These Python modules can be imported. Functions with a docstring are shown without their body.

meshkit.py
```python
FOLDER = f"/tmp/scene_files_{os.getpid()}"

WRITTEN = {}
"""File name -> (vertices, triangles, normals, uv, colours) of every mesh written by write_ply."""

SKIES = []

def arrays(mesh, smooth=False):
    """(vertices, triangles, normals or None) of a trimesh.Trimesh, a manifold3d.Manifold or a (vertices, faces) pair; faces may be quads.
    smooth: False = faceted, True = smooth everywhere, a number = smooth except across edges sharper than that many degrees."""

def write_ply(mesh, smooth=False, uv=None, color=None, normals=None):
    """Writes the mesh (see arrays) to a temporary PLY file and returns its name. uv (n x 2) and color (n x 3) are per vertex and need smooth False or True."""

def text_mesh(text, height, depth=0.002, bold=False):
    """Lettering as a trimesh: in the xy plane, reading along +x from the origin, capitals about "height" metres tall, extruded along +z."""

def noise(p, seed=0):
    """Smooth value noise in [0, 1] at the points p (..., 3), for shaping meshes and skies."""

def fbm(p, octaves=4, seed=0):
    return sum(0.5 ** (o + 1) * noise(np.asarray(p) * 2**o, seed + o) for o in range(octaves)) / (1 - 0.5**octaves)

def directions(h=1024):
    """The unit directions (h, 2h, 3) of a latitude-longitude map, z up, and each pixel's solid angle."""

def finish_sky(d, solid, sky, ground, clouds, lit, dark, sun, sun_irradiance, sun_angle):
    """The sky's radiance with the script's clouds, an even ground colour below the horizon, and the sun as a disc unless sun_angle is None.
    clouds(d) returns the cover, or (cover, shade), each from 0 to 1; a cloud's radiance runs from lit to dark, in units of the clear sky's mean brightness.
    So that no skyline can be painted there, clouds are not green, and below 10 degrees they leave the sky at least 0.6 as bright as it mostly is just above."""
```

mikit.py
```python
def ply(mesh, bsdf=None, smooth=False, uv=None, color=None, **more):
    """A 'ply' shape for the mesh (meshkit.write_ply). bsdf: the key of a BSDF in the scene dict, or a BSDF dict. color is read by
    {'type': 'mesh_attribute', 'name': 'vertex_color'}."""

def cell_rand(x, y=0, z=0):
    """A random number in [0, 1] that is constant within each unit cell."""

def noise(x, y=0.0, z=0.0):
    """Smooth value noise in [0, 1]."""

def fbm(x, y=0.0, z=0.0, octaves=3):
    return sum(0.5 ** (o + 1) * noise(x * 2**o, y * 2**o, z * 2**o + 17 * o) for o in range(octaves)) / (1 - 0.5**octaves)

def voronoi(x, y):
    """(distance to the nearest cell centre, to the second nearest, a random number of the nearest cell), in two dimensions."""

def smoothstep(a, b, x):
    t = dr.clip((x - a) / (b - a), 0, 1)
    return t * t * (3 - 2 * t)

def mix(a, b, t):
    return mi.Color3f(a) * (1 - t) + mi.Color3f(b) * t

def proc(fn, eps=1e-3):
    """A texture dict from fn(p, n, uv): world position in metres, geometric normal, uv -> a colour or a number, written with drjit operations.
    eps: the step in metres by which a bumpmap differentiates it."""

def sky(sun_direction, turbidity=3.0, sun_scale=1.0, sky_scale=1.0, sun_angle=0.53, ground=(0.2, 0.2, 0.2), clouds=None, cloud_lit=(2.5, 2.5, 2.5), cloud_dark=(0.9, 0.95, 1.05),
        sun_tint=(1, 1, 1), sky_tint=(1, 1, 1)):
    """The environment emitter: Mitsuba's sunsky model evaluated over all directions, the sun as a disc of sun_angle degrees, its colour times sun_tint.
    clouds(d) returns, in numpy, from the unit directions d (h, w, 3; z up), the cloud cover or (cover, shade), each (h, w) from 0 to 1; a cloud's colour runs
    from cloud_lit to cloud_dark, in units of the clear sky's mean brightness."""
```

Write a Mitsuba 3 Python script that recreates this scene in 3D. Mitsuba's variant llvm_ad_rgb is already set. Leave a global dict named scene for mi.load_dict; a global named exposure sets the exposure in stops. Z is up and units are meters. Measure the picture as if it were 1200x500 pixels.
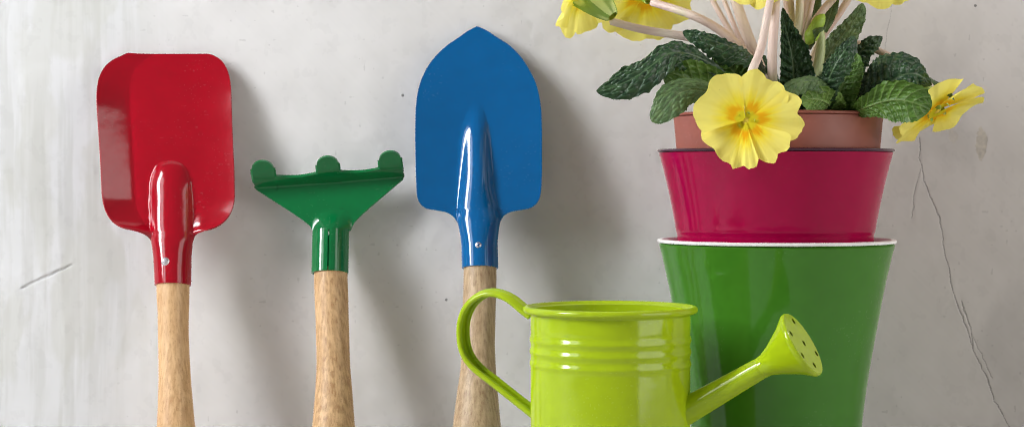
import math, random
import numpy as np, trimesh, manifold3d
import drjit as dr, mitsuba as mi, mikit, meshkit
from scipy.interpolate import PchipInterpolator, CubicSpline
from mikit import noise, fbm, smoothstep, mix, proc
T = mi.ScalarTransform4f
rng = np.random.default_rng(7)
scene, labels = {}, {}

# ------------------------------------------------------------------ camera, lamps, exposure
EYE = np.array([0.0, -1.25, 0.19]); F = 2300.0; PITCH = math.atan(45 / F)
FWD = np.array([0, math.cos(PITCH), -math.sin(PITCH)]); UP = np.array([0, math.sin(PITCH), math.cos(PITCH)])
scene['camera'] = {'type': 'perspective', 'fov': math.degrees(2 * math.atan(600 / F)), 'fov_axis': 'x', 'near_clip': 0.05, 'far_clip': 20.0,
                   'to_world': T().look_at(origin=EYE.tolist(), target=(EYE + FWD).tolist(), up=[0, 0, 1])}
exposure = 0.0
KEY, FILL, AMB = 47.0, 3.0, 0.215
# a daylit window to the left (two casements), a dim far window to the right and the dim room itself
def lamp(key, centre, normal, w, h, rgb, label, cat):
    n = np.array(normal, float); n /= np.linalg.norm(n); c = np.array(centre, float)
    scene[key] = {'type': 'rectangle', 'to_world': T().look_at(origin=c.tolist(), target=(c + n).tolist(), up=[0, 0, 1]) @ T().scale([w / 2, h / 2, 1]),
                  'emitter': {'type': 'area', 'radiance': {'type': 'rgb', 'value': list(rgb)}}}
    labels[key] = {'label': label, 'category': cat}
lamp('window_light', (-1.15, -0.62, 0.85), (1, 0.1, -0.28), 0.22, 0.78, [KEY * c for c in (0.98, 1.0, 1.03)], 'bright daylit window casement left of the tools, nearest the wall', 'window')
lamp('window_light_001', (-1.15, -1.02, 0.85), (1, 0.45, -0.28), 0.28, 0.78, [KEY * 0.12 * c for c in (0.98, 1.0, 1.03)], 'dimmer daylit window casement left of the tools, farther from the wall', 'window')
lamp('window_light_002', (1.6, -1.1, 0.52), (-1, 0.45, 0), 1.5, 1.6, [FILL * c for c in (1.03, 1.0, 0.96)], 'dim far window to the right of the pots', 'window')
scene['room_light'] = {'type': 'constant', 'radiance': {'type': 'rgb', 'value': [AMB * 1.0, AMB * 0.98, AMB * 0.97]}}

# ------------------------------------------------------------------ measuring helpers (photo pixel at a real depth -> metres)
def at(px, py, Y):
    d = FWD * F + np.array([1, 0, 0]) * (px - 600) - UP * (py - 250)
    return EYE + d * ((Y - EYE[1]) / d[1])
def px(Y): return (Y - EYE[1]) / F           # metres per pixel at that depth
def unit(v):
    v = np.asarray(v, float); return v / (np.linalg.norm(v, axis=-1, keepdims=True) + 1e-12)
def put(key, mesh, mat, smooth=40, **k):
    scene[key] = mikit.ply(mesh, mat, smooth=smooth, **k); return key
def tag(key, label=None, cat=None, group=None, kind=None):
    labels[key] = {k: v for k, v in (('label', label), ('category', cat), ('group', group), ('kind', kind)) if v}
def grid_faces(n, m, wrap=False):
    i, j = np.meshgrid(np.arange(n - 1), np.arange(m if wrap else m - 1), indexing='ij'); i, j = i.ravel(), j.ravel(); k = (j + 1) % m
    a, b, c, d = i * m + j, i * m + k, (i + 1) * m + k, (i + 1) * m + j
    return np.vstack([np.stack([a, b, c], 1), np.stack([a, c, d], 1)])
def grid_normals(P):
    gu = np.gradient(P, axis=1); gv = np.gradient(P, axis=0); return unit(np.cross(gu, gv))
def sheet(P, thick, flip=False):
    """a thick sheet from a grid of points (n, m, 3)"""
    n, m = P.shape[:2]; N = grid_normals(P) * (-1 if flip else 1)
    A, B = (P + N * thick / 2).reshape(-1, 3), (P - N * thick / 2).reshape(-1, 3)
    f = grid_faces(n, m); f = f[:, ::-1] if flip else f
    ring = np.concatenate([np.arange(m), np.arange(1, n) * m + m - 1, (n - 1) * m + np.arange(m - 2, -1, -1), np.arange(n - 2, 0, -1) * m])
    r2 = np.roll(ring, -1); o = n * m
    side = np.vstack([np.stack([ring, ring + o, r2 + o], 1), np.stack([ring, r2 + o, r2], 1)])
    side = side[:, ::-1] if flip else side
    t = trimesh.Trimesh(np.vstack([A, B]), np.vstack([f, f[:, ::-1] + o, side]), process=False)
    return t
def lathe(profile, c=(0, 0, 0), seg=160, start=0.0, sweep=2 * math.pi):
    p = np.array(profile, float); full = abs(sweep - 2 * math.pi) < 1e-6
    a = start + np.linspace(0, sweep, seg, endpoint=not full)
    P = np.stack([p[:, None, 0] * np.cos(a), p[:, None, 0] * np.sin(a), np.broadcast_to(p[:, None, 1], (len(p), seg))], -1) + np.array(c)
    return trimesh.Trimesh(P.reshape(-1, 3), grid_faces(len(p), seg, full), process=False)
def spline(pts, n):
    pts = np.array(pts, float); s = np.concatenate([[0], np.cumsum(np.linalg.norm(np.diff(pts[:, :3], axis=0), axis=1))]); s /= s[-1]
    return CubicSpline(s, pts, bc_type='natural')(np.linspace(0, 1, n))
def frames(c, up):
    t = unit(np.gradient(c, axis=0)); a = unit(np.cross(t, up)); b = np.cross(a, t); return t, a, b
def tube(c, r, seg=14, cap=True):
    c = np.asarray(c, float); r = np.broadcast_to(r, (len(c),)); t = unit(np.gradient(c, axis=0))
    a = unit(np.cross(t[0], [0.13, 0.9, 0.3])); A = []
    for k in range(len(c)):
        a = unit(a - t[k] * (a @ t[k])); A.append(a)
    A = np.array(A); B = np.cross(t, A); th = np.arange(seg) * 2 * np.pi / seg
    P = c[:, None] + r[:, None, None] * (np.cos(th)[None, :, None] * A[:, None] + np.sin(th)[None, :, None] * B[:, None])
    V = P.reshape(-1, 3); Fc = grid_faces(len(c), seg, True)
    if cap:
        o = len(V); V = np.vstack([V, c[:1] - t[0] * r[0] * .3, c[-1:] + t[-1] * r[-1] * .5]); j = np.arange(seg); k = (j + 1) % seg; e = (len(c) - 1) * seg
        Fc = np.vstack([Fc, np.stack([k, j, j * 0 + o], 1), np.stack([e + j, e + k, j * 0 + o + 1], 1)])
    m = trimesh.Trimesh(V, Fc, process=False)
    return m
def interp(x, xs, ys): return PchipInterpolator(xs, ys, extrapolate=False)(np.clip(x, xs[0], xs[-1]))
def sstep(a, b, x):
    t = np.clip((x - a) / (b - a), 0, 1); return t * t * (3 - 2 * t)

# ------------------------------------------------------------------ materials
def rgb(*c): return {'type': 'rgb', 'value': list(c)}
def enamel(c, rough=0.12, spec=0.5, speck=0.06):
    """gloss paint with faint dust and unevenness"""
    lo, hi = [float(k) * 0.93 for k in c], [float(k) * 1.05 for k in c]
    def col(p, n, uv):
        v = fbm(p.x * 90, p.y * 90, p.z * 90); d = smoothstep(0.80, 0.88, noise(p.x * 900, p.y * 900, p.z * 900)) * smoothstep(0.5, 0.7, noise(p.x * 40, p.y * 40, p.z * 40))
        return mix(lo, hi, v) + mi.Color3f(0.5) * d * speck
    def rg(p, n, uv): return rough * (0.8 + 0.5 * fbm(p.x * 55, p.y * 55, p.z * 55))
    def bump(p, n, uv): return fbm(p.x * 160, p.y * 160, p.z * 160, 2)
    return {'type': 'twosided', 'b': {'type': 'bumpmap', 't': proc(bump, 4e-4), 'scale': 0.00007,
            'b': {'type': 'principled', 'base_color': proc(col), 'roughness': proc(rg), 'specular': spec}}}
scene['red_enamel'] = enamel((0.30, 0.0005, 0.009), 0.12)
scene['green_enamel'] = enamel((0.002, 0.135, 0.036), 0.12)
scene['blue_enamel'] = enamel((0.0, 0.098, 0.285), 0.11)
scene['lime_enamel'] = enamel((0.325, 0.445, 0.007), 0.13, 0.42)
scene['maroon_plastic'] = enamel((0.30, 0.0, 0.042), 0.09, 0.24, 0.03)
scene['green_plastic'] = enamel((0.045, 0.175, 0.014), 0.10, 0.42, 0.05)
scene['white_plastic'] = enamel((0.80, 0.80, 0.79), 0.2, 0.5, 0.0)
scene['dark_plastic'] = enamel((0.055, 0.015, 0.035), 0.13, 0.5, 0.0)
scene['terracotta_plastic'] = enamel((0.27, 0.08, 0.056), 0.42, 0.4, 0.05)
scene['steel'] = {'type': 'twosided', 'b': {'type': 'roughconductor', 'material': 'Cr', 'alpha': 0.25}}

def wood(light, dark, flake, seed):
    def col(p, n, uv):
        # p.x across, p.z along
        w = fbm(p.x * 30 + seed, p.y * 30, p.z * 8) * 2.2
        ring = noise(p.x * 420 + w * 14, p.y * 420, p.z * 5 + seed)
        fine = smoothstep(0.25, 0.75, fbm(p.x * 900, p.y * 900, p.z * 15 + seed, 3))
        pore = smoothstep(0.62, 0.8, noise(p.x * 2300, p.y * 2300, p.z * 170 + seed))
        fl = smoothstep(0.45, 0.75, noise(p.x * 520 + p.z * 150, p.y * 520, p.z * 210 + seed)) * flake
        t = dr.clip(ring * 0.45 + fine * 0.55 + pore * 0.3 + fl * 0.28 - 0.16, 0, 1)
        return mix(light, dark, t)
    def rg(p, n, uv): return 0.34 + 0.25 * fbm(p.x * 1500, p.y * 1500, p.z * 90 + seed, 2)
    def bump(p, n, uv):
        return fbm(p.x * 1500 + p.z * 200, p.y * 1500, p.z * 100 + seed, 2) + flake * noise(p.x * 500 + p.z * 150, p.y * 500, p.z * 200 + seed)
    return {'type': 'twosided', 'b': {'type': 'bumpmap', 't': proc(bump, 2e-4), 'scale': 0.00016,
            'b': {'type': 'principled', 'base_color': proc(col), 'roughness': proc(rg), 'specular': 0.45}}}
scene['pale_wood'] = wood((0.64, 0.42, 0.22), (0.42, 0.22, 0.09), 0.15, 3.0)
scene['grainy_wood'] = wood((0.64, 0.425, 0.225), (0.37, 0.20, 0.085), 0.8, 11.0)
scene['dull_wood'] = wood((0.50, 0.365, 0.225), (0.29, 0.185, 0.10), 0.35, 23.0)

# ------------------------------------------------------------------ wall and table top
def wpt(a, b): q = at(a, b, 0.0); return float(q[0]), float(q[2])
CRACKS = [([(1046, -30), (1045, 5), (1040, 35), (1037, 60), (1038, 88)], 0.00022, 0.4), ([(1078, 160), (1077, 185), (1084, 215), (1101, 255), (1108, 300), (1118, 345), (1133, 385), (1141, 412), (1156, 440), (1166, 470), (1184, 502), (1195, 530)], 0.00028, 0.68),
          ([(1080, 192), (1072, 225), (1068, 255)], 0.00028, 0.45), ([(1126, 352), (1138, 388), (1140, 408)], 0.00035, 0.6), ([(1140, 395), (1152, 418), (1162, 442)], 0.00028, 0.5)]
CRACKS = [([wpt(*q) for q in pts], w, k) for pts, w, k in CRACKS]
SCR = wpt(26, 337), wpt(84, 310)
def seg_dist(x, z, a, b):
    dx, dz = b[0] - a[0], b[1] - a[1]; t = dr.clip(((x - a[0]) * dx + (z - a[1]) * dz) / (dx * dx + dz * dz), 0, 1)
    return dr.sqrt(dr.square(x - a[0] - t * dx) + dr.square(z - a[1] - t * dz)), t
def crack_mask(x, z):
    wx = x + (noise(x * 300, z * 300, 3) - 0.5) * 0.0012 + (noise(x * 900, z * 900, 5) - 0.5) * 0.0006
    m = mi.Float(0)
    for pts, w, k in CRACKS:
        d = mi.Float(1)
        for a, b in zip(pts, pts[1:]): d = dr.minimum(d, seg_dist(wx, z, a, b)[0])
        m = dr.maximum(m, k * (1 - smoothstep(w * 0.5, w * 1.7, d * (0.7 + 0.8 * noise(x * 120, z * 120, 9)))))
    return m
PEEL = wpt(1150, 166); PEEL2 = wpt(1117, 160)
def peel(x, z):
    r = dr.square((x - PEEL[0]) / 0.0036) + dr.square((z - PEEL[1]) / 0.0115); r2 = dr.square((x - PEEL2[0]) / 0.003) + dr.square((z - PEEL2[1]) / 0.004)
    k = (fbm(x * 330, z * 330, 2) - 0.5) * 1.5
    return dr.maximum(1 - smoothstep(0.8, 1.05, r + k), 0.5 * (1 - smoothstep(0.8, 1.2, r2 + k)))
DOTS = [wpt(1143, 7), wpt(523, 351), wpt(472, 112)]
def wall_colour(p, n, uv):
    x, z = p.x, p.z
    c = mix((0.645, 0.63, 0.62), (0.69, 0.677, 0.67), fbm(x * 9 + 3, z * 9, 0, 5))
    c = c * (0.945 + 0.11 * fbm(x * 60, z * 50 + 5, 1, 5)) * (1 - 0.13 * smoothstep(0.93, 0.97, noise(x * 330, z * 330, 77)) * smoothstep(0.5, 0.6, noise(x * 30, z * 30, 71)))
    # faint marks of the float, in two directions
    c = c * (0.99 + 0.02 * fbm((x + z) * 420, (x - z) * 28, 4, 3)) * (0.99 + 0.02 * fbm((x - 0.6 * z) * 26, (x + z) * 460, 8, 3))
    # old whitewash brushed in upright streaks towards the left end, greyer plaster towards the right end
    left = smoothstep(-0.19, -0.285, x + (fbm(x * 16, z * 12, 6, 5) - 0.5) * 0.10)
    bend = (fbm(x * 14, z * 9, 3, 3) - 0.5) * 1.6
    st = fbm(x * 120 + bend, z * 15, 2, 5); st2 = fbm(x * 50 + bend, z * 22, 7, 6); st3 = fbm(x * 420 + bend * 2, z * 16, 9, 3)
    wash = mix((0.55, 0.555, 0.545), (0.63, 0.637, 0.642), smoothstep(0.34, 0.62, st * 0.7 + st3 * 0.3))
    wash = mix(wash, (0.45, 0.45, 0.385), smoothstep(0.48, 0.66, st2) * 0.36)
    c = mix(c, wash, left * 0.85)
    right = smoothstep(0.08, 0.30, x + (fbm(x * 8, z * 8, 12, 4) - 0.5) * 0.12)
    c = c * mix((1, 1, 1), (0.88, 0.85, 0.825), right)
    c = c * (1 - 0.12 * right * smoothstep(0.45, 0.72, fbm(x * 22, z * 13, 14, 6)))
    pit = smoothstep(0.66, 0.72, fbm(x * 160, z * 130, 19, 4)); c = c * (1 - 0.03 * pit)
    c = mix(c, mi.Color3f(0.42, 0.37, 0.29) * (0.6 + 0.9 * fbm(x * 500, z * 500, 3)), peel(x, z) * 0.5)
    c = c * (1 - 0.55 * crack_mask(x, z))
    d, t = seg_dist(x, z + (noise(x * 200, 3, z * 200) - 0.5) * 0.0007, *SCR)
    c = c * (1 - 0.45 * (1 - smoothstep(0.0003, 0.0009, d)) * (0.2 + 0.8 * noise(x * 260, z * 90, 2)))
    for q in DOTS: c = c * (1 - 0.65 * (1 - smoothstep(0.0006, 0.0012, dr.sqrt(dr.square(x - q[0]) + dr.square(z - q[1])))))
    return c
def wall_bump(p, n, uv):
    x, z = p.x, p.z
    h = 0.9 * fbm(x * 22, z * 22, 0, 4) + 0.20 * fbm(x * 140, z * 120, 2, 5) + 0.02 * fbm((x + z) * 500, (x - z) * 40, 5, 2) + 0.02 * fbm((x - 0.6 * z) * 36, (x + z) * 520, 8, 2)
    ridge = lambda a, b, s: dr.maximum(0, 1 - dr.abs(noise(a, b, s) - 0.5) * 16)
    h += 0.035 * ridge((x + 0.7 * z) * 55, (x - z) * 9, 4) * smoothstep(0.45, 0.6, noise(x * 9, z * 9, 31)) + 0.03 * ridge((0.4 * x - z) * 60, (x + z) * 8, 14) * smoothstep(0.5, 0.65, noise(x * 8, z * 8, 41))
    left = smoothstep(-0.19, -0.30, x); h += left * 0.16 * fbm(x * 200 + (fbm(x * 14, z * 9, 3, 3) - 0.5) * 2, z * 12, 2, 4)
    d, t = seg_dist(x, z + (noise(x * 200, 3, z * 200) - 0.5) * 0.0007, *SCR)
    return h - 0.25 * (1 - smoothstep(0.0003, 0.0014, d)) - 0.3 * crack_mask(x, z) - 0.10 * peel(x, z)
scene['plaster'] = {'type': 'twosided', 'b': {'type': 'bumpmap', 't': proc(wall_bump, 3e-4), 'scale': 0.0020, 'b': {'type': 'diffuse', 'reflectance': proc(wall_colour)}}}
v = np.array([[-1.6, 0, -0.7], [1.6, 0, -0.7], [1.6, 0, 1.8], [-1.6, 0, 1.8]])
scene['wall'] = mikit.ply((v, np.array([[0, 1, 2], [0, 2, 3]])), 'plaster', uv=np.array([[0, 0], [3.2, 0], [3.2, 2.5], [0, 2.5]]))
tag('wall', 'pale grey plaster wall with a thin crack on the right', kind='structure')
def table_col(p, n, uv): return mix((0.52, 0.50, 0.47), (0.44, 0.42, 0.39), fbm(p.x * 12, p.y * 160, 3))
scene['table_paint'] = {'type': 'twosided', 'b': {'type': 'principled', 'base_color': proc(table_col), 'roughness': 0.6}}
tb = trimesh.creation.box((2.2, 0.60, 0.03)); tb.apply_translation((0, -0.302, -0.015))
put('tabletop', tb, 'table_paint', False); tag('tabletop', 'pale board on which the pots and tools stand', kind='structure')

# ------------------------------------------------------------------ leaning garden tools
class Lean:
    """the plane of a tool leaning on the wall: foot at y=foot on the table, y=top at height z=h"""
    def __init__(s, foot, top, h):
        d = np.array([0, top - foot, h]); s.v = unit(d); s.u = np.array([1.0, 0, 0]); s.n = np.cross(s.u, s.v); s.o = np.array([0, foot, 0.0])
    def uv(s, a, b):
        d = FWD * F + np.array([1, 0, 0]) * (a - 600) - UP * (b - 250); k = ((s.o - EYE) @ s.n) / (d @ s.n); q = EYE + d * k - s.o
        return np.array([q @ s.u, q @ s.v])
    def p(s, u, v, w=0.0):
        u, v, w = np.broadcast_arrays(u, v, w); return s.o + u[..., None] * s.u + v[..., None] * s.v + w[..., None] * s.n
    def scale(s, a, b): return s.uv(a + 1, b)[0] - s.uv(a, b)[0]

def blade_mesh(L, rows, axis, bump, dish, n=190, m=120, thick=0.0011, steep=(1, (0, 1))):
    """rows: (y, left x, right x) of the outline; axis, bump: ridge centre, half width, height, power along y; all read off in pixels, then metres"""
    rows = np.array(rows, float); y0, y1 = rows[0, 0], rows[-1, 0]
    ys = np.unique(np.concatenate([np.linspace(y0, y1, n), y0 + (rows[1:8, 0].max() - y0) * np.linspace(0, 1, 24) ** 2]))
    lx, rx = np.interp(ys, rows[:, 0], rows[:, 1]), np.interp(ys, rows[:, 0], rows[:, 2])
    lx, rx = PchipInterpolator(rows[:, 0], rows[:, 1])(ys), PchipInterpolator(rows[:, 0], rows[:, 2])(ys)
    t = np.sin(np.linspace(-1, 1, m) * np.pi / 2) * 0.6 + np.linspace(-1, 1, m) * 0.4
    X = lx[:, None] + (rx - lx)[:, None] * (t + 1) / 2; Y = np.broadcast_to(ys[:, None], X.shape)
    b = np.array(bump, float); ax = np.interp(ys, *np.array(axis, float).T)[:, None]
    hw, h, pw = (interp(ys, b[:, 0], b[:, k])[:, None] for k in (1, 2, 3))
    g = 1 - ((X - ax) / (np.maximum(hw, 0.5) * np.where(X > ax, steep[0] + (1 - steep[0]) * sstep(*steep[1], Y), 1))) ** 2
    q = np.where(g > 0, np.clip(g, 0, 1) ** np.where((X > ax) & (steep[0] < 1), np.minimum(pw, .8), pw) * h, np.maximum(g * 8, -9))
    base = dish(X, Y, lx[:, None], rx[:, None])
    k = 0.2 + 3.8 * np.clip(h / 4.5, 0, 1); d = np.clip(0.5 + 0.5 * (q - base) / k, 0, 1); W = np.where((h > 0.01) & (q > base - k), base * (1 - d) + q * d + k * d * (1 - d), base)
    s = L.scale(X.mean(), Y.mean()); U = np.empty(X.shape + (2,))
    flat = np.stack([L.uv(a, c) for a, c in zip(X.ravel(), Y.ravel())]).reshape(X.shape + (2,))
    P = L.p(flat[..., 0], flat[..., 1], W * s)
    return sheet(P, thick, flip=True), s
def socket_back(L, spec):
    """the rear half of the rolled socket; spec: (y, centre x, half width, depth) in pixels"""
    spec = np.array(spec, float); ys = np.linspace(spec[0, 0], spec[-1, 0], 30); a = np.linspace(0, np.pi, 40); P = []
    for y in ys:
        c, hw, dp = (np.interp(y, spec[:, 0], spec[:, k]) for k in (1, 2, 3)); s = L.scale(c, y); u, v_ = L.uv(c, y)
        P.append(L.p(u + s * hw * np.cos(a), np.full_like(a, v_), -s * dp * np.sin(a)))
    return sheet(np.array(P), 0.0011, flip=False)
def handle_mesh(L, rows, z_end=0.002, wob=0):
    """turned wooden handle; rows (y, left, right)"""
    R = []
    for y, a, b in rows:
        u, v_ = L.uv((a + b) / 2, y); R.append((v_, u, L.scale(a, y) * (b - a) / 2))
    R = np.array(R)[::-1]; v_end = z_end / L.v[2]; rmax = R[0, 2]
    low = [(v_end + rmax * 0.30, R[0, 1], rmax * 1.04)] if R[0, 0] > v_end + rmax * 0.5 else []
    R = np.vstack([low, R]) if low else R
    vs = np.linspace(R[0, 0], R[-1, 0], 90); uu, rr = PchipInterpolator(R[:, 0], R[:, 1])(vs), PchipInterpolator(R[:, 0], R[:, 2])(vs)
    ang = np.linspace(0, np.pi / 2, 9)[:-1]
    vb = v_end + (R[0, 0] - v_end) * np.sin(ang); rb = np.maximum(rr[0] * (0.45 + 0.55 * np.sin(ang) ** 0.7), 1e-4)
    vs, uu, rr = np.concatenate([[v_end], vb, vs]), np.concatenate([[uu[0]] * 9, uu]), np.concatenate([[1e-4], rb, rr])
    vs, uu, rr = np.append(vs, vs[-1]), np.append(uu, uu[-1]), np.append(rr, 1e-4)
    th = np.arange(56) * 2 * np.pi / 56
    P = L.p(uu[:, None] + rr[:, None] * np.cos(th), np.broadcast_to(vs[:, None], (len(vs), 56)), -rr[:, None] * np.sin(th))
    return trimesh.Trimesh(P.reshape(-1, 3), grid_faces(len(vs), 56, True)[:, ::-1], process=False)
def screw(L, a, b, w, r):
    """round-headed cross-slot screw on the socket"""
    prof = [(0, 0.0)] + [(r * math.cos(t), 0.6 * r * math.sin(t)) for t in np.linspace(0, np.pi / 2, 8)][:-1] + [(0.0001, 0.6 * r)]
    m = manifold3d.Manifold.revolve(manifold3d.CrossSection([np.array([(p[0], p[1]) for p in prof])]), 40)
    for ang in (20, 110): m = m - manifold3d.Manifold.cube((r * 1.3, r * 0.24, r), True).rotate((0, 0, ang)).translate((0, 0, 0.85 * r))
    mm = m.to_mesh(); V = np.array(mm.vert_properties[:, :3]); u, v_ = L.uv(a, b)
    return trimesh.Trimesh(L.p(u + V[:, 0], v_ + V[:, 1], w + V[:, 2]), np.array(mm.tri_verts), process=False)

# --- red shovel
L = Lean(-0.062, -0.0050, 0.266)
rows = [(63.6, 150, 244), (65, 147, 249), (66.6, 144, 252.5), (69, 138.5, 256.5), (73, 132, 261), (80, 125, 265.5), (88, 120.5, 268.5), (98, 117.8, 270.6), (112, 117, 271.7), (140, 118.5, 272.6), (170, 120.5, 273.8), (210, 122.8, 275.6), (232, 123.8, 275.8), (244, 125.8, 273.8),
        (254, 129.5, 269.5), (262, 135, 263), (268, 143, 254), (271.5, 152, 244), (273.6, 164, 234.5), (275.6, 171.5, 230), (278.5, 175, 227.8), (284, 178.3, 226), (293, 181, 224.4), (310, 182.4, 223.2), (334, 182.6, 222.8)]
axis = [(63, 199), (190, 200), (334, 202.6)]
bump = [(63, 2, 0, .8), (188, 2, 0, .8), (189.5, 6, 1.0, .8), (192, 11, 3, .75), (196, 15.5, 5.5, .68), (204, 19.8, 8.5, .64), (214, 22.6, 10.6, .62), (232, 24, 12.5, .7), (255, 24.5, 14, .62), (272, 24.3, 15.5, .55), (284, 23.2, 17.5, .5), (300, 21.4, 19, .5), (334, 20.2, 20, .5)]
def dish(X, Y, l, r):
    f = lambda d, w: np.clip(1 - d / w, 0, 1) ** 1.7
    a, b = np.clip(1 - (X - np.maximum(l, 117)) / 35, 0, 1) ** 1.2 * 1.0, f(np.minimum(r, 276) - X, 46) * 0.33
    c = f(275 - Y, 40) * 0.30 * sstep(18, 40, np.abs(X - 200))
    e = 1 - (1 - a) * (1 - b) * (1 - c); e *= 0.25 + 0.75 * sstep(60, 130, Y)
    return 20 * e * (1 - sstep(270, 280, Y))
m, s = blade_mesh(L, rows, axis, bump, dish)
back = socket_back(L, [(276, 201.4, 24, 4), (290, 201.8, 22.4, 14), (300, 202, 21.4, 19), (334, 202.6, 20.2, 20)])
put('hand_shovel__blade', m, 'red_enamel'); put('hand_shovel__socket', back, 'red_enamel')
put('hand_shovel__handle', handle_mesh(L, [(331, 183.6, 221.8), (345, 183.8, 221.8), (365, 184.8, 221.2), (390, 185.3, 221), (434, 186, 223), (478, 185, 226.5), (500, 184, 228.5), (530, 182.5, 231)]), 'pale_wood')
put('hand_shovel__screw', screw(L, 197.5, 309.5, s * 18.6, s * 5.4), 'steel')
tag('hand_shovel', 'red square-bladed hand shovel with pale wooden handle leaning on the wall', 'shovel')

# --- blue trowel
L = Lean(-0.066, -0.0050, 0.285)
rows = [(31.5, 558.5, 560.5), (33, 555.5, 563.5), (36, 549.5, 570), (43, 539.5, 580.8), (55, 522.5, 598.5), (69, 508.5, 611.5), (85, 498, 621.5), (103, 491.3, 629.3), (118, 488.5, 632.5), (135, 487.2, 634.4), (160, 486.8, 635), (200, 487.6, 635), (222, 488.3, 634.2), (232, 489.4, 632.6), (239, 492.4, 629), (243.5, 497, 623.5), (246, 503.5, 615),
        (247.2, 515, 603), (249, 523, 597), (252, 529, 591.5), (257, 533.8, 587.6), (264, 537.8, 584.6), (275, 540.4, 582.6), (290, 541.8, 582), (314, 542.5, 582.6)]
axis = [(31, 559), (125, 559), (250, 561), (314, 562.6)]
bump = [(31, 5, 0, 1.2), (118, 6, 0, 1.2), (135, 12, 2.0, 1.4), (160, 18, 7.4, 1.25), (190, 21, 10.6, 1.2), (220, 23.5, 12.8, 1.05), (245, 24.5, 13.5, .75), (258, 24, 16, .55), (270, 22.4, 18, .5), (290, 20.3, 19.5, .5), (314, 20.2, 20, .5)]
def dish(X, Y, l, r):
    q = np.abs(X - 560) / 74.0; return 6 * np.clip(q, 0, 1) ** 2 * (1 - sstep(240, 262, Y)) * (0.35 + 0.65 * sstep(40, 140, Y))
m, s = blade_mesh(L, rows, axis, bump, dish, steep=(0.72, (215, 262)))
back = socket_back(L, [(250, 560.8, 24, 4), (266, 561.4, 22.6, 14), (282, 561.9, 20.3, 19), (314, 562.6, 20.2, 20)])
put('hand_trowel__blade', m, 'blue_enamel'); put('hand_trowel__socket', back, 'blue_enamel')
put('hand_trowel__handle', handle_mesh(L, [(311, 543.5, 581.7), (330, 543.2, 581.8), (360, 542.3, 581), (400, 541.6, 580), (428, 540, 581), (460, 535.5, 583.4), (500, 530.5, 587), (525, 528, 589)]), 'dull_wood')
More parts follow.
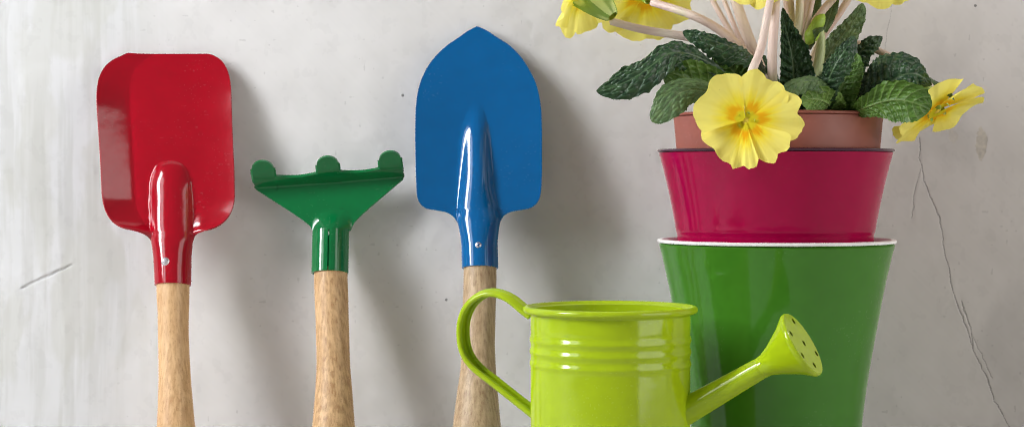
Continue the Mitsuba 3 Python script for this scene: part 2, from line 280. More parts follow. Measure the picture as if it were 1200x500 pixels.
put('hand_trowel__screw', screw(L, 561, 290.5, s * 18.8, s * 4.4), 'steel')
tag('hand_trowel', 'blue pointed hand trowel with dull brown wooden handle leaning behind the watering can', 'trowel')

# --- green rake
L = Lean(-0.055, -0.011, 0.188)
o = L.uv(387, 214.5); e1 = unit(L.uv(473, 208) - L.uv(301, 221)); e2 = np.array([-e1[1], e1[0]]); s = L.scale(387, 214)
e2n = L.uv(387.3, 271) - o; down = -unit(e2n)
TE = (-74.5, 0.5, 73.0)
us = np.unique(np.concatenate([np.linspace(-87, 87, 150), *[[t + 12.6 * k for k in np.sin(np.linspace(-1, 1, 41) * np.pi / 2)] + np.array(0.0) for t in TE], *[[t - 12.75, t + 12.75] for t in TE], [-20.6, 20.6, -21, 21, -22, 22]]))
us = us[(us >= TE[0] - 12.75) & (us <= TE[2] + 12.75)]
def s_high(u):
    b = 25.0 - 3.5 * np.sin(np.clip(np.abs(u - 0.5) - 13, 0, 49) / 49 * np.pi)
    for t in TE:
        d = np.abs(u - t); b = np.where(d <= 12.62, 35 + 11 * np.sqrt(np.clip(1 - (d / 12.62) ** 2, 0, 1)), b)
    return b
sl = lambda u: np.interp(np.abs(u), [0, 20.6, 21, 22.5, 26, 34, 46, 66, 87.5], [-59, -59, -58, -55, -49, -41.5, -32, -17, -1])
q = np.linspace(0, 1, 110); S = sl(us)[:, None] + (s_high(us) - sl(us))[:, None] * q
arc = np.linspace(-60, 60, 1200); ang = np.radians(80) * sstep(-3, 6, arc) - np.radians(38) * sstep(11, 34, arc)
pv, pw_ = np.cumsum(np.cos(ang)) * 0.1, np.cumsum(np.sin(ang)) * 0.1; k0 = np.searchsorted(arc, 0); pv -= pv[k0]
Vv, Ww = np.interp(S, arc, pv), np.interp(S, arc, pw_)
Uu = np.broadcast_to(us[:, None], S.shape)
Ww = Ww + 13 * (1 - (np.clip(np.abs(Uu), 0, 24) / 24) ** 2) ** 1.5 * sstep(-30, -62, S) + 2.5 * (Uu / 87) ** 2 * sstep(-55, -30, S) - 1.5
shear = (o[0] - L.uv(387.6, 271)[0]) / s
loc = o + s * (Uu[..., None] * e1 + Vv[..., None] * e2); loc[..., 0] += s * -0.8 * np.clip(-Vv / 57, 0, 1)
m = sheet(L.p(loc[..., 0], loc[..., 1], Ww * s), 0.0020, flip=False)
put('hand_rake__head', m, 'green_enamel', 50)
cu, cv = L.uv(387.6, 271); cv2 = L.uv(387.8, 320)[1]; r = s * 20.4
a = np.radians(np.linspace(90 + 3.4, 90 + 360 - 0.5, 90)); vs = np.linspace(cv, cv2, 12)
P = L.p(cu + r * np.cos(a)[None] + 0 * vs[:, None], np.broadcast_to(vs[:, None], (12, 90)), (r * np.sin(a))[None] + 0 * vs[:, None])
put('hand_rake__collar', sheet(P, 0.0011, flip=True), 'green_enamel')
put('hand_rake__handle', handle_mesh(L, [(315, 368.8, 406.8), (323, 368.2, 407.3), (340, 368.5, 407.8), (380, 370, 408.8), (420, 371, 410), (460, 369.3, 413), (500, 366, 416), (530, 364, 418)]), 'grainy_wood')
tag('hand_rake', 'green three-toothed hand rake with grainy wooden handle between the shovel and the trowel', 'rake')

# ------------------------------------------------------------------ watering can
CY = -0.182; C = at(715.3, 358, CY); cs = px(CY); ZR = C[2]; RB = 93.6 * cs; RR = 99.5 * cs
zp = lambda y: at(715, y, CY - RB * 0.6)[2]
ribs = [at(715, y, CY - RB)[2] for y in (405.5, 419.8, 434.5)]
prof = []
for z in np.linspace(0.0005, ZR - 0.0035, 260):
    b = sum(0.6e-3 * math.exp(-((z - q) / 0.0016) ** 2) - 0.15e-3 * math.exp(-((z - q - 0.0034) / 0.0014) ** 2) for q in ribs)
    prof.append((RB * (1.0 - 0.004 * (1 - z / ZR)) + b, z))
outer = [(1e-4, 0.0005), (RB * 0.9, 0.0005)] + prof
roll = [(RB + 0.0003 + 0.0019 + 0.0019 * math.cos(t), ZR - 0.0019 + 0.0019 * math.sin(t)) for t in np.linspace(-2.3, 2.9, 18)]
inner = [(p[0] - 0.0008, p[1]) for p in prof[::-1][2:]]
can = lathe([(p[0], p[1]) for p in outer] , (C[0], CY, 0))
put('watering_can__body', trimesh.util.concatenate([can, lathe(inner + [(1e-4, 0.002)], (C[0], CY, 0))]), 'lime_enamel', 35)
put('watering_can__rim', lathe([(RB - 0.0006, ZR - 0.006)] + roll + [(RB - 0.0010, ZR - 0.002), (RB - 0.0012, ZR - 0.008)], (C[0], CY, 0)), 'lime_enamel', 60)
D = unit([0.788, -0.342, 0.512]); H = unit([D[0], D[1], 0]); side = np.cross([0, 0, 1], H)
# strap handle, in the upright plane through the can's axis opposite the spout
hp = [(627, 367), (617, 359.5), (610, 353.5), (598, 345), (584, 340.2), (570, 340.5), (556, 347.5), (545.5, 360), (540, 376), (539.2, 394), (543, 413), (553, 429), (571, 444.5), (592, 461), (611, 476), (626, 488)]
cl = []
for a, b in hp:
    # intersect with the handle's plane
    d = FWD * F + np.array([1, 0, 0]) * (a - 600) - UP * (b - 250); k = ((np.array([C[0], CY, 0]) - EYE) @ side) / (d @ side); cl.append(EYE + d * k)
cl = spline(cl, 120) 
t = unit(np.gradient(cl, axis=0)); nn = unit(np.cross(t, side))
wv = np.linspace(-1, 1, 33); HWID = 0.0053
ridge = 0.0009 * np.exp(-((np.abs(wv) - 0.86) / 0.16) ** 2) - 0.0006 * np.exp(-(wv / 0.25) ** 2)
for sg, nm in ((1, ''),):
    P = cl[:, None] + wv[None, :, None] * HWID * side + ridge[None, :, None] * nn[:, None]
    strap = sheet(P, 0.0011)
ctr = cl[15:100].mean(0); inward = nn * np.sign(np.sum(nn * (ctr - cl), 1).mean())
beads = [tube(cl + sg * side * HWID + inward * 0.0020, 0.0015, 14) for sg in (-1, 1)]
put('watering_can__handle', trimesh.util.concatenate([strap] + beads), 'lime_enamel', 40)
# spout and rose
RC = at(940.5, 402.8, CY - 0.036); face_c = RC; rs = px(RC[1])
pole = unit(np.cross(D, [0, 1, 0])); 
def along(dist, rad, c0=face_c): return c0 - D * dist, rad
LS = 44 * rs / 0.86        # length of the flared rose
neck = face_c - D * LS
sp = [(0.155, 26 * rs), (0.10, 21.5 * rs), (0.05, 17 * rs), (0.0, 12.4 * rs)]
cc = np.array([neck - D * d for d in np.linspace(0.15, 0, 40)]); rad = np.interp(np.linspace(0.15, 0, 40), [0, 0.155], [12.5 * rs, 24.5 * rs])
keep = [i for i, q in enumerate(cc) if np.hypot(q[0] - C[0], q[1] - CY) > RB * 0.80]
put('watering_can__spout', tube(cc[keep], rad[keep], 64, cap=False), 'lime_enamel', 50)
# welded bead where the spout meets the body
def cone(pts, seg=80):
    A = unit(np.cross(D, [0, 0, 1])); B = np.cross(A, D); th = np.arange(seg) * 2 * np.pi / seg
    P = np.array([face_c + D * d + r_ * (np.cos(th)[:, None] * A + np.sin(th)[:, None] * B) for d, r_ in pts]); return trimesh.Trimesh(P.reshape(-1, 3), grid_faces(len(pts), seg, True), process=False), A, B
RO = 41 * rs
cm, A, B = cone([(-LS - 0.003, 12.9 * rs), (-LS - 0.001, 13.3 * rs), (-LS, 13.6 * rs), (-LS * 0.75, 19 * rs), (-LS * 0.35, 30.5 * rs), (-0.003, 39 * rs), (-0.0018, RO), (-0.0004, RO * 1.005), (0.0004, RO * 0.985), (0.0005, RO * 0.965), (-0.0004, RO * 0.95), (-0.004, 36.5 * rs)])
put('watering_can__rose', cm, 'lime_enamel', 40)
disc = manifold3d.Manifold.cylinder(0.00025, RO * 0.96, RO * 0.96, 96)
angs = []
for hx, hy in ((434, 115), (483, 152), (518, 233), (510, 275), (467, 240), (425, 160), (472, 195)):
    q = np.array([790 + hx / 3.126, 340 + hy / 3.126]); d = FWD * F + np.array([1, 0, 0]) * (q[0] - 600) - UP * (q[1] - 250); k = ((face_c - EYE) @ D) / (d @ D); w = EYE + d * k - face_c
    disc = disc - manifold3d.Manifold.cylinder(0.01, 0.00165, 0.00165, 24).translate((float(w @ A), float(w @ B), -0.005))
mm = disc.to_mesh(); V = np.array(mm.vert_properties[:, :3])
# A x B = -D or D: keep the winding right
sgn = float(np.cross(A, B) @ D); Fm = np.array(mm.tri_verts)
VV = face_c + V[:, :1] * A + V[:, 1:2] * B + (V[:, 2:3] + 0.0004) * D
put('watering_can__rose__sprinkler_plate', trimesh.Trimesh(VV, Fm if sgn > 0 else Fm[:, ::-1], process=False), 'lime_enamel', 30)
tag('watering_can', 'small lime green metal watering can with ribbed body and round sprinkler rose', 'watering can')

# ------------------------------------------------------------------ pots, one standing in the other
PY = -0.086; ps = px(PY)
def pot_profile(rows, cx, n=90):
    rows = np.array(rows, float); z = np.array([at(cx, y, PY)[2] for y in rows[:, 0]]); o_ = np.argsort(z)
    zz = np.linspace(z.min(), z.max(), n); return np.stack([PchipInterpolator(z[o_], (rows[:, 1] * ps)[o_])(zz), zz], 1)
def pot(name, rows, cx, body, lining, lip_drop, thick, z0=None, lip=0.0):
    x0 = at(cx, 280, PY)[0]; pr = pot_profile(rows, cx); zt = pr[-1, 1]; zb = pr[0, 1]; R0 = pr[0, 0]
    rnd = [(1e-4, zb - 0.004), (R0 - 0.006, zb - 0.004)] + [(R0 - 0.004 + 0.004 * math.sin(q), zb - 0.004 * math.cos(q)) for q in np.linspace(0.2, np.pi / 2, 8)]
    outer = rnd + [tuple(p) for p in pr[1:] if p[1] < zt - lip_drop]
    put(name + '__body', lathe(outer + [(outer[-1][0] - thick * 0.5, zt - lip_drop + 0.0001)], (x0, PY, 0)), body, 50)
    R = pr[-1, 0]; rt = 0.0009
    edge = [(R - 0.0001, zt - lip_drop), (R + lip, zt - lip_drop + 0.0003), (R + lip + 0.0002, zt - 0.0006), (R + lip - 0.0004, zt), (R - thick + 0.0004, zt), (R - thick, zt - 0.0005)]
    inn = [(p[0] - thick, p[1]) for p in pr[::-1][1:]] + [(1e-4, zb)]
    put(name + '__lining', lathe(edge + inn, (x0, PY, 0)), lining, 50)
    return x0, pr
pot('flower_pot', [(280, 138.3), (284, 137.6), (295, 134.6), (308, 131.6), (340, 124.6), (372, 118.8), (404, 113), (436, 107.6), (468, 103), (500, 99.5), (540, 96.5), (571, 95)], 909.6, 'green_plastic', 'white_plastic', 0.0019, 0.0028, lip=0.0002)
tag('flower_pot', 'tall flared green flower pot with white rim standing behind the watering can', 'flower pot')
pot('flower_pot_001', [(175, 136.8), (179, 135.8), (200, 130.3), (222, 125), (244, 120.4), (262, 117), (271.5, 115.4), (273.2, 114.6), (275, 114.4), (300, 112.5), (340, 108.5), (352, 107.2)], 908.2, 'maroon_plastic', 'dark_plastic', 0.0016, 0.0026, lip=0.0003)
tag('flower_pot_001', 'crimson flower pot with dark rim nested in the green pot', 'flower pot')
TX, tp = pot('flower_pot_002', [(133, 122.2), (136, 121.8), (172, 118.4), (240, 112), (330, 104)], 911, 'terracotta_plastic', 'terracotta_plastic', 0.0018, 0.0012, lip=0.0012)
tag('flower_pot_002', 'brown terracotta-coloured pot holding the primrose, topmost of the stack', 'flower pot')
zs = at(911, 142, PY)[2]
th = np.linspace(0, 2 * np.pi, 72, endpoint=False); rr = np.linspace(0.0, 1, 24)[:, None] * 118 * ps
SP = np.stack([TX + rr * np.cos(th), PY + rr * np.sin(th), np.zeros((24, 72))], -1); SP[..., 2] = zs + (meshkit.fbm(SP * 220, 3) - 0.5) * 0.008
put('potting_soil', trimesh.Trimesh(SP.reshape(-1, 3), grid_faces(24, 72, True), process=False), 'soil', 60)
def soil_col(p, n, uv): return mix((0.03, 0.02, 0.012), (0.09, 0.06, 0.04), fbm(p.x * 700, p.y * 700, 1))
scene['soil'] = {'type': 'twosided', 'b': {'type': 'diffuse', 'reflectance': proc(soil_col)}}
tag('potting_soil', 'dark potting soil in the terracotta-coloured pot', 'soil', kind='stuff')

# ------------------------------------------------------------------ the primrose
PL = 'primrose_plant'
count = {}
def nth(key):
    k = count.get(key, 0); count[key] = k + 1; return key if k == 0 else f'{key}_{k:03d}'
NV = 9.0
def veins(uv):
    """0..1 along side veins that run forward from the midrib; the midrib itself"""
    u, v_ = uv.x, dr.abs(uv.y); ph = u * NV * 1.6 - v_ * 1.7; f = ph - dr.floor(ph); d = dr.minimum(f, 1 - f)
    return 1 - smoothstep(0.02, 0.11, d), 1 - smoothstep(0.02, 0.09, v_ + 0.04 * u)
def leaf_bsdf(dark, light, vein, rough, vk):
    def col(p, n, uv):
        sv, mr = veins(uv); k = fbm(p.x * 260, p.y * 260, p.z * 260)
        net = 1 - smoothstep(0.02, 0.12, dr.abs(noise(p.x * 700, p.y * 700, p.z * 700) - 0.5))
        c = mix(dark, light, smoothstep(0.3, 0.7, k)); c = mix(c, vein, dr.clip(sv * 0.45 * vk + net * 0.10, 0, 1))
        return mix(c, vein, mr * (1 - 0.5 * uv.x) * 0.9)
    return {'type': 'principled', 'base_color': proc(col), 'roughness': rough, 'specular': 0.4, 'sheen': 0.3}
scene['leaf'] = {'type': 'twosided', 'front': leaf_bsdf((0.014, 0.042, 0.018), (0.034, 0.080, 0.030), (0.12, 0.18, 0.09), 0.30, 0.5),
                 'back': leaf_bsdf((0.050, 0.120, 0.012), (0.080, 0.170, 0.022), (0.22, 0.30, 0.11), 0.5, 0.9)}
scene['pale_leaf'] = {'type': 'twosided', 'front': leaf_bsdf((0.055, 0.110, 0.035), (0.10, 0.165, 0.055), (0.22, 0.28, 0.14), 0.45, 0.5),
                      'back': leaf_bsdf((0.080, 0.17, 0.025), (0.14, 0.25, 0.045), (0.32, 0.42, 0.18), 0.55, 1.0)}
def leaf(pts, widths, normals, curls, mat='leaf', bump=0.9e-3, seed=0, nl=150, nw=76, label=None, rnd=0.20):
    """pts: (px, py, depth) along the midrib; widths: half widths in px; normals: upper side's direction; curls: how far the margins roll down (radians)"""
    c = spline([at(*q) for q in pts], nl); k = np.linspace(0, 1, len(pts)); x = np.linspace(0, 1, nl)
    bump = bump * 1.25; w = PchipInterpolator(k, np.array(widths) * 0.0005)(x) * np.sqrt(np.clip(1 - (np.clip(x - (1 - rnd), 0, 1) / rnd) ** 2, 0.0004, 1)); cu = np.interp(x, k, curls); N = unit(np.stack([np.interp(x, k, np.array(normals, float)[:, i]) for i in range(3)], 1))
    t = unit(np.gradient(c, axis=0)); a = unit(np.cross(t, N)); b = np.cross(a, t)
    v_ = np.linspace(-1, 1, nw); s = x[:, None]
    edge = 1 + 0.05 * (meshkit.noise(np.stack([s * 26 + seed * 7 + 0 * v_, np.sign(v_) * 3 + 0 * s, 0 * s * v_], -1)) - 0.5) * 2 * np.abs(v_) + 0.03 * np.abs(v_) * np.sin(s * 150)
    ph = cu[:, None] * v_[None]; ks = np.where(np.abs(cu) < 1e-3, 1e-3, cu)[:, None]; W = w[:, None] * edge
    ac, dn = W * np.sin(ks * v_) / ks, W * (1 - np.cos(ks * v_)) / ks
    # blistered, quilted blade between sunken veins
    f = s * NV * 1.6 - np.abs(v_) * 1.7; q = np.abs(np.sin(np.pi * f)) ** 0.6; q2 = np.abs(np.sin(np.pi * (np.abs(v_) * 4.2 + 0.35 * np.floor(f)))) ** 0.6
    z = 1.35 * bump * (q * (0.45 + 0.55 * q2) - 0.6) * sstep(0.02, 0.16, np.abs(v_)) * np.clip(W / 0.008, 0.15, 1)
    rough_ = meshkit.fbm((c[:, None] + a[:, None] * ac[..., None]) * 560 + seed, 3) - 0.5
    z = z + bump * 2.6 * rough_ * 0.65 * sstep(0.0, 0.15, np.abs(v_)) + 0.0016 * np.sin(s * 21 + seed + np.sign(v_) * 1.3) * np.abs(v_) ** 3 * np.clip(W / 0.01, 0, 1) - 0.0006 * np.exp(-(v_ / 0.07) ** 2)
    P = c[:, None] + a[:, None] * ac[..., None] + b[:, None] * (z - dn)[..., None]
    key = nth(PL + '__leaf'); uv = np.stack([np.broadcast_to(s, (nl, nw)), np.broadcast_to(v_[None], (nl, nw))], -1).reshape(-1, 2)
    scene[key] = mikit.ply(trimesh.Trimesh(P.reshape(-1, 3), grid_faces(nl, nw), process=False), mat, smooth=True, uv=uv)
    if label: labels[key] = {'label': label}
    return key
def stem(pts, r0, r1, mat='stem', name='__stem'):
    c = spline([at(*q) for q in pts], 40); key = nth(PL + name); put(key, tube(c, np.linspace(r0, r1, 40) * 0.0005, 14), mat, True); return key
def stem_col(p, n, uv): return mix(mix((0.60, 0.42, 0.37), (0.68, 0.58, 0.49), noise(p.x * 90, p.y * 90, p.z * 40)), (0.52, 0.55, 0.30), smoothstep(0.55, 0.8, fbm(p.x * 60, p.y * 60, p.z * 25 + 4)) * 0.6)
scene['stem'] = {'type': 'twosided', 'b': {'type': 'principled', 'base_color': proc(stem_col), 'roughness': 0.45, 'sheen': 0.6}}
def green_stem(p, n, uv): return mix((0.34, 0.42, 0.16), (0.50, 0.56, 0.30), fbm(p.x * 90, p.y * 90, p.z * 30))
scene['green_stem'] = {'type': 'twosided', 'b': {'type': 'principled', 'base_color': proc(green_stem), 'roughness': 0.45}}
def calyx_col(p, n, uv): return mix((0.22, 0.36, 0.05), (0.52, 0.62, 0.20), smoothstep(0.3, 0.7, noise(uv.x * 15, uv.y * 2)))
scene['calyx_green'] = {'type': 'twosided', 'b': {'type': 'principled', 'base_color': proc(calyx_col), 'roughness': 0.5}}
scene['flower_eye'] = {'type': 'twosided', 'b': {'type': 'principled', 'base_color': rgb(0.66, 0.50, 0.04), 'roughness': 0.6}}
def petal_col(p, n, uv):
    s, t = uv.x, uv.y; ray = fbm(t * 7, s * 2.0, p.x * 30)
    c = mix((0.93, 0.78, 0.05), (0.93, 0.84, 0.20), smoothstep(0.35, 0.75, s + (ray - 0.5) * 0.3))
    c = c * (0.97 + 0.05 * noise(t * 18, s * 2))
    o_ = (1 - smoothstep(0.27, 0.46, s + (ray - 0.5) * 0.3 + dr.square(t) * 0.2)); c = mix(c, (0.86, 0.43, 0.01), o_ * 0.9)
    return mix(c, (0.75, 0.66, 0.03), 1 - smoothstep(0.13, 0.22, s + (ray - 0.5) * 0.1))
scene['petal'] = {'type': 'principledthin', 'base_color': proc(petal_col), 'roughness': 0.55, 'diff_trans': 0.7, 'spec_trans': 0.0, 'eta': 1.3}
def flower(centre, face, petals, cup=0.15, calyx=None, seed=0, label=None, cen=True, spin=0.0):
    """petals: (angle, length px, half spread in degrees, lift, cup); face: the way the flower looks"""
    key = nth(PL + '__flower'); c = at(*centre); D_ = unit(face); A_ = unit(np.cross([0, 0, 1], D_)) if abs(D_[2]) < 0.95 else unit(np.cross([0, 1, 0], D_)); B_ = np.cross(D_, A_)
    if A_[0] < 0 and abs(D_[1]) > 0.5 and D_[1] < 0: A_, B_ = A_, B_
    for i, (ang, ln, sp_, lift, cp) in enumerate(petals):
        n, m = 34, 44; s = np.linspace(0, 1, n)[:, None]; t = np.linspace(-1, 1, m)[None]
        edge = (1 - 0.20 * np.abs(t) ** 4) * (1 - 0.09 * np.exp(-(t / 0.22) ** 2)) * (1 + 0.018 * np.sin(t * 9 + seed + i) + 0.03 * (meshkit.noise(np.stack([t * 9 + i * 5 + seed, 0 * t, 0 * t], -1)) - 0.5))
        R = (0.05 + 0.95 * s) * ln * 0.0005 * edge; th_ = np.radians(ang + spin) + np.radians(sp_) * t * (0.85 + 0.15 * s ** 0.5)
        h = cp * ln * 0.0005 * s ** 2 + 0.0005 * lift + 0.0011 * t * s + 0.0014 * s ** 2.5 * np.sin(t * 5.0 + seed * 2 + i * 1.7) + 0.0004 * s ** 3 * np.sin(t * 13 + i * 3 + seed) - 0.0005 * np.exp(-(t / 0.3) ** 2) * s * (1 - s * .6)
        P = c + (R * np.cos(th_))[..., None] * A_ + (R * np.sin(th_))[..., None] * B_ + h[..., None] * D_
        uv = np.stack([np.broadcast_to(s, (n, m)), np.broadcast_to(t, (n, m))], -1).reshape(-1, 2)
        scene[nth(key + '__petal')] = mikit.ply(trimesh.Trimesh(P.reshape(-1, 3), grid_faces(n, m), process=False), 'petal', smooth=True, uv=uv)
    if cen:
        q = trimesh.creation.icosphere(3, 1.0); V = q.vertices * (0.0021, 0.0021, 0.0008); V *= 1 + 0.35 * (meshkit.noise(q.vertices * 5 + seed)[:, None] - 0.5)
        put(key + '__centre', trimesh.Trimesh(c + V[:, :1] * A_ + V[:, 1:2] * B_ + (V[:, 2:3] + 0.0006) * D_, q.faces, process=False), 'flower_eye', True)
    if calyx:
        ln, r0, r1 = calyx; n, m = 24, 50; s = np.linspace(0, 1, n)[:, None]; a_ = np.linspace(0, 2 * np.pi, m)[None]
        R = (r0 + (r1 - r0) * s ** 0.6) * 0.0005 * (1 + 0.13 * np.cos(5 * a_) * (0.4 + s)); zz = -ln * 0.0005 * (1 - s) + 0.0005 * 6 * s ** 3 * np.cos(5 * a_)
        P = c + (R * np.cos(a_))[..., None] * A_ + (R * np.sin(a_))[..., None] * B_ + zz[..., None] * D_
        uv = np.stack([np.broadcast_to(a_ / 6.283, (n, m)), np.broadcast_to(s, (n, m))], -1).reshape(-1, 2)
        scene[key + '__calyx'] = mikit.ply(trimesh.Trimesh(P.reshape(-1, 3), grid_faces(n, m), process=False), 'calyx_green', smooth=True, uv=uv)
    if label: labels[key] = {'label': label}
    return key

# leaves, left to right; each runs from the soil
UF, FV, BK = (-.1, -.75, .65), (-.1, -.95, .3), (.05, .95, .3)
def lf(root, pts, widths, normals, curls, *a, **k):
    r = (root, 137, (-.086 + pts[0][2]) / 2)
    leaf([r] + pts, [3] + [w * 1.2 for w in widths], [normals[0]] + normals, [.2] + curls, *a, **k)
lf(905, [(852, 110, -.135), (832, 101, -.142), (812, 94, -.148), (792, 87, -.152), (775, 79, -.154)], [9, 17, 21, 20, 13], [(0, .95, .3)] * 5, [.3, .4, .4, .4, .3], seed=24, bump=0.7e-3)
lf(900, [(842, 80, -.14), (808, 63, -.15), (784, 62, -.156), (766, 74, -.16), (750, 86, -.162), (732, 96, -.162), (714, 103, -.161), (699, 107, -.159)], [4, 8, 13, 17, 18, 19, 18, 13],
   [(0, -.3, 1), (0, -.4, 1), (-.2, -.6, .8), (-.3, -.8, .5), (-.3, -.85, .5), (-.3, -.85, .5), (-.2, -.9, .4), (-.2, -.9, .4)], [.4, .6, .7, .8, .8, .8, .7, .7], seed=1, bump=1.4e-3)
lf(900, [(862, 112, -.12), (846, 96, -.13), (826, 79, -.137), (805, 67, -.14), (784, 61, -.14)], [10, 18, 22, 19, 13], [UF, UF, UF, UF, UF], [.6, .9, 1.1, 1.1, 1.0], seed=4, bump=1.7e-3)
lf(902, [(848, 114, -.15), (832, 109, -.16), (810, 105, -.166), (793, 111, -.17), (778, 128, -.173), (764, 143, -.174)], [6, 10, 12, 13, 16, 14], [UF, FV, FV, FV, FV, FV], [.4, .5, .5, .4, .4, .4], 'pale_leaf', 0.7e-3, seed=2, label='paler green drooping leaf')
lf(908, [(893, 82, -.105), (878, 63, -.125), (856, 54, -.135), (835, 47, -.138), (815, 40, -.138), (800, 37, -.135)], [9, 14, 18, 19, 17, 11], [UF] * 6, [.6, .9, 1.2, 1.3, 1.2, 1.0], seed=3, bump=1.5e-3)
lf(902, [(873, 106, -.11), (862, 88, -.118), (850, 72, -.122), (840, 58, -.124)], [14, 22, 22, 12], [BK] * 4, [.3, .5, .6, .6], seed=18, bump=0.7e-3)
lf(908, [(893, 112, -.095), (882, 92, -.098), (872, 76, -.1)], [10, 14, 9], [UF] * 3, [.5, .9, 1.0], seed=19, bump=1.3e-3)
lf(922, [(930, 104, -.112), (930, 84, -.116), (928, 64, -.118), (924, 44, -.118), (920, 26, -.116), (917, 9, -.114)], [16, 21, 21, 15, 9, 3], [(.1, -.9, .3)] * 6, [-.5, -.9, -1.1, -1.2, -1.2, -1.0], seed=5, bump=1.4e-3)
lf(955, [(968, 98, -.142), (950, 94, -.15), (932, 98, -.154), (915, 107, -.154)], [9, 11, 12, 9], [UF] * 4, [.5, .8, .9, .8], 'pale_leaf', 0.9e-3, seed=6)
lf(968, [(968, 120, -.14), (954, 116, -.146), (938, 117, -.148)], [13, 16, 12], [BK] * 3, [.3, .5, .6], 'pale_leaf', seed=16, bump=0.5e-3)
lf(945, [(960, 84, -.066), (972, 62, -.06), (988, 40, -.056), (1002, 21, -.054), (1011, 4, -.052)], [9, 12, 15, 14, 9], [(-.5, -.8, .3)] * 5, [.4, .5, .6, .7, .8], 'pale_leaf', 1.0e-3, seed=7)
lf(968, [(968, 102, -.14), (975, 82, -.146), (987, 62, -.148), (1001, 42, -.146)], [11, 14, 15, 9], [(-.6, -.75, .3)] * 4, [.4, .6, .8, .9], seed=8, bump=1.3e-3)
lf(975, [(980, 118, -.125), (987, 100, -.13), (995, 82, -.132), (1003, 62, -.13)], [14, 19, 16, 9], [(.3, .9, .3)] * 4, [.3, .5, .6, .7], seed=17, bump=0.8e-3)
lf(955, [(990, 84, -.082), (1005, 64, -.086), (1014, 54, -.088), (1025, 46, -.088), (1034, 42, -.086)], [6, 12, 15, 13, 8], [UF] * 5, [.5, .9, 1.0, 1.0, 1.0], seed=9, bump=1.5e-3)
lf(970, [(994, 124, -.12), (1005, 110, -.128), (1019, 99, -.132), (1038, 96, -.134), (1056, 100, -.132)], [12, 20, 21, 15, 9], [UF] * 5, [.4, .7, .9, .9, .8], seed=10, bump=1.6e-3)
lf(975, [(1022, 108, -.135), (1042, 97, -.14), (1060, 87, -.143), (1078, 88, -.142), (1092, 100, -.138)], [12, 21, 31, 25, 8], [FV, FV, (.1, -.95, .3), (.3, -.9, .3), (.4, -.9, .2)], [.3, .5, .7, .8, .9], seed=11, bump=1.1e-3)
lf(985, [(1022, 123, -.145), (1046, 117, -.153), (1066, 119, -.158), (1090, 129, -.156)], [6, 15, 21, 15], [BK] * 4, [.3, .4, .5, .5], seed=12, bump=0.6e-3)
lf(905, [(892, 100, -.05), (884, 78, -.045), (872, 62, -.04)], [20, 22, 10], [FV] * 3, [.6, .8, .8], seed=13, bump=1.2e-3)
lf(940, [(950, 104, -.05), (955, 84, -.045), (962, 64, -.04)], [22, 20, 10], [FV] * 3, [.5, .7, .8], seed=14, bump=1.0e-3)
lf(985, [(1008, 112, -.06), (1020, 98, -.055), (1032, 88, -.05)], [18, 20, 12], [FV] * 3, [.6, .8, .8], seed=15, bump=1.2e-3)
lf(955, [(962, 116, -.1), (974, 100, -.1), (985, 84, -.1)], [18, 20, 12], [FV] * 3, [.6, .8, .8], seed=20, bump=1.2e-3)

# stems
stem([(912, 138, -.085), (896, 95, -.10), (866, 55, -.105), (835, 30, -.10), (800, 14, -.09), (764, 3, -.078)], 6.5, 4.6)
stem([(908, 138, -.09), (885, 95, -.112), (845, 58, -.122), (803, 43, -.125), (760, 36, -.12), (716, 25, -.115)], 6, 4.4)
stem([(905, 136, -.07), (885, 90, -.07), (862, 48, -.07), (848, 24, -.07), (832, -6, -.07), (815, -50, -.07)], 4.2, 3)
stem([(908, 136, -.075), (890, 95, -.078), (868, 48, -.08), (857, 22, -.08), (846, -6, -.08), (835, -40, -.08)], 3.6, 2.6)
stem([(912, 136, -.08), (896, 95, -.09), (880, 52, -.095), (870, 25, -.095), (861, -4, -.095), (852, -40, -.095)], 7.5, 6)
stem([(918, 136, -.09), (905, 87, -.125), (905, 60, -.128), (907, 30, -.128), (909, -4, -.125), (912, -50, -.12)], 6, 5)
stem([(905, -12, -.135), (900, 14, -.14), (896, 36, -.144), (891.5, 57, -.15), (886, 72, -.158), (879, 92, -.166), (876, 118, -.168), (875, 138, -.170)], 4.2, 5.4)
for a, b, y, r in ((928, 926, -.095, 3.6), (934, 938, -.10, 4.6), (938, 945, -.085, 4.4), (932, 950, -.075, 3.4), (942, 953, -.10, 3.0), (925, 921, -.07, 4)):
    stem([(920, 136, -.085), ((a + 920) / 2, 95, (y - .085) / 2), (a, 48, y), (b, -4, y), (b + (b - 935) * .6, -50, y)], r + .8, r)
stem([(926, 136, -.08), (936, 80, -.09), (948, 38, -.095), (960, 18, -.095), (978, -3, -.092), (1004, -32, -.085)], 5.0, 4.4)
stem([(930, 136, -.075), (946, 90, -.07), (966, 40, -.066), (982, 18, -.066), (996, -4, -.066), (1020, -38, -.075)], 5.0, 4.2)
stem([(936, 136, -.085), (952, 105, -.09), (960, 70, -.09), (962, 48, -.09), (960, 30, -.09)], 9, 4.5, 'green_stem')
stem([(940, 136, -.075), (980, 66, -.068), (1006, 52, -.07), (1030, 60, -.078), (1054, 72, -.085), (1080, 90, -.095), (1096, 108, -.105), (1098, 118, -.108)], 4.8, 4.0)
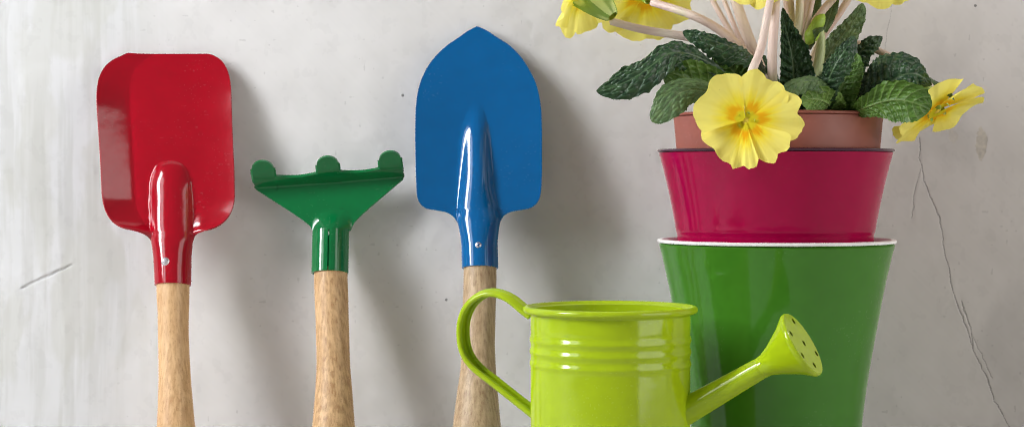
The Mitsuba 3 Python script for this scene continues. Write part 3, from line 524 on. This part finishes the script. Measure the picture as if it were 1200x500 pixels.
# bud
bc = spline([at(946, 52, -.1), at(953, 38, -.103), at(962, 22, -.104), at(966, 17, -.104)], 20)
key = nth(PL + '__bud'); put(key, tube(bc, np.array([2.5, 4, 5.5, 6.8, 7.8, 8.4, 8.6, 8.4, 8.0, 7.6, 7.4, 7.4, 7.5, 7.6, 7.4, 7, 6.2, 5, 3.4, 1.2]) * .0005, 20), 'bud_yellow', True); labels[key] = {'label': 'closed yellow-green bud'}
def bud_col(p, n, uv): return mix((0.30, 0.45, 0.05), (0.72, 0.72, 0.05), smoothstep(0.286, 0.292, p.z))
scene['bud_yellow'] = {'type': 'twosided', 'b': {'type': 'principled', 'base_color': proc(bud_col), 'roughness': 0.5}}
for q in ((940, 0, 1), (975, 0, 2)): pass
leaf([(948, 58, -.095), (952, 44, -.105), (958, 36, -.11), (969, 33, -.11)], [2, 5, 5, 1], [(-.3, -.9, .3)] * 4, [.3, .5, .5, .4], 'pale_leaf', 0.2e-3, seed=21, nl=40, nw=20)
leaf([(950, 30, -.085), (955, 10, -.085), (960, -10, -.085)], [4, 7, 2], [(-.3, -.9, .1)] * 3, [.3, .5, .5], 'pale_leaf', 0.2e-3, seed=22, nl=40, nw=20)
leaf([(966, 38, -.085), (974, 14, -.085), (982, -10, -.085)], [3, 7, 2], [(-.3, -.9, .1)] * 3, [.3, .5, .5], 'pale_leaf', 0.2e-3, seed=23, nl=40, nw=20)

leaf([(1092, 92, -.125), (1100, 98, -.135), (1110, 106, -.138), (1119, 118, -.136)], [3, 6, 5, 1], [(.3, -.9, .3)] * 4, [.3, .5, .5, .4], 'pale_leaf', 0.2e-3, seed=25, nl=40, nw=20)
# flowers
flower((874, 142, -.178), (-.04, -.97, .16), [(-137, 52, 42, 0.2, .02), (-70, 46, 36, 0.4, .0), (60, 57, 39, 1.4, .05), (7, 63, 33, 3.0, .03), (146, 59, 52, 4.2, .06), (-46, 56, 27, 4.6, .13), (-95, 57, 20, 5.6, .20)], seed=1, calyx=(30, 5, 8), label='large open yellow flower with orange throat')
std = [(90 + 72 * i, 57, 41, 1.0 * (i % 3), .06) for i in range(5)]
flower((1098, 129, -.125), (.44, -.36, -.82), [(90 + 72 * i, 58 + 4 * (i % 2), 54, .8 * i, .10 * (-1) ** i) for i in range(5)], seed=2, calyx=(38, 5, 13), spin=-8, label='drooping yellow flower seen from the side')
flower((688, -11, -.125), (-.62, .40, .68), [(90 + 72 * i, 57, 38, .8 * i, -.30) for i in range(5)], seed=3, calyx=(46, 6, 21), spin=24, label='yellow flower seen from behind its calyx')
flower((756, -8, -.06), (-.12, .88, .42), [(q[0], 66, 43, q[3], .04) for q in std], seed=4, calyx=(24, 5, 9), spin=30, label='backlit yellow flower near the wall')
flower((885, -42, -.12), (-.1, -.5, .85), [(q[0], 55, 41, q[3], -.5) for q in std], seed=5, spin=0)
flower((1030, -42, -.10), (.05, -.95, .25), [(q[0], 57, 41, q[3], .02) for q in std], seed=6, spin=16)
for k, (a, b, y, fx) in enumerate(((814, -54, -.07, -.3), (852, -46, -.095, -.1), (912, -56, -.12, .05), (962, -56, -.10, .2))):   # blooms on the stems that leave the frame
    flower((a, b, y), (fx, -.25, .93), [(q[0], 50, 41, q[3], .12) for q in std], seed=10 + k, spin=20 * k)
tag(PL, 'potted yellow primrose with crinkled dark green leaves in the topmost pot', 'plant')
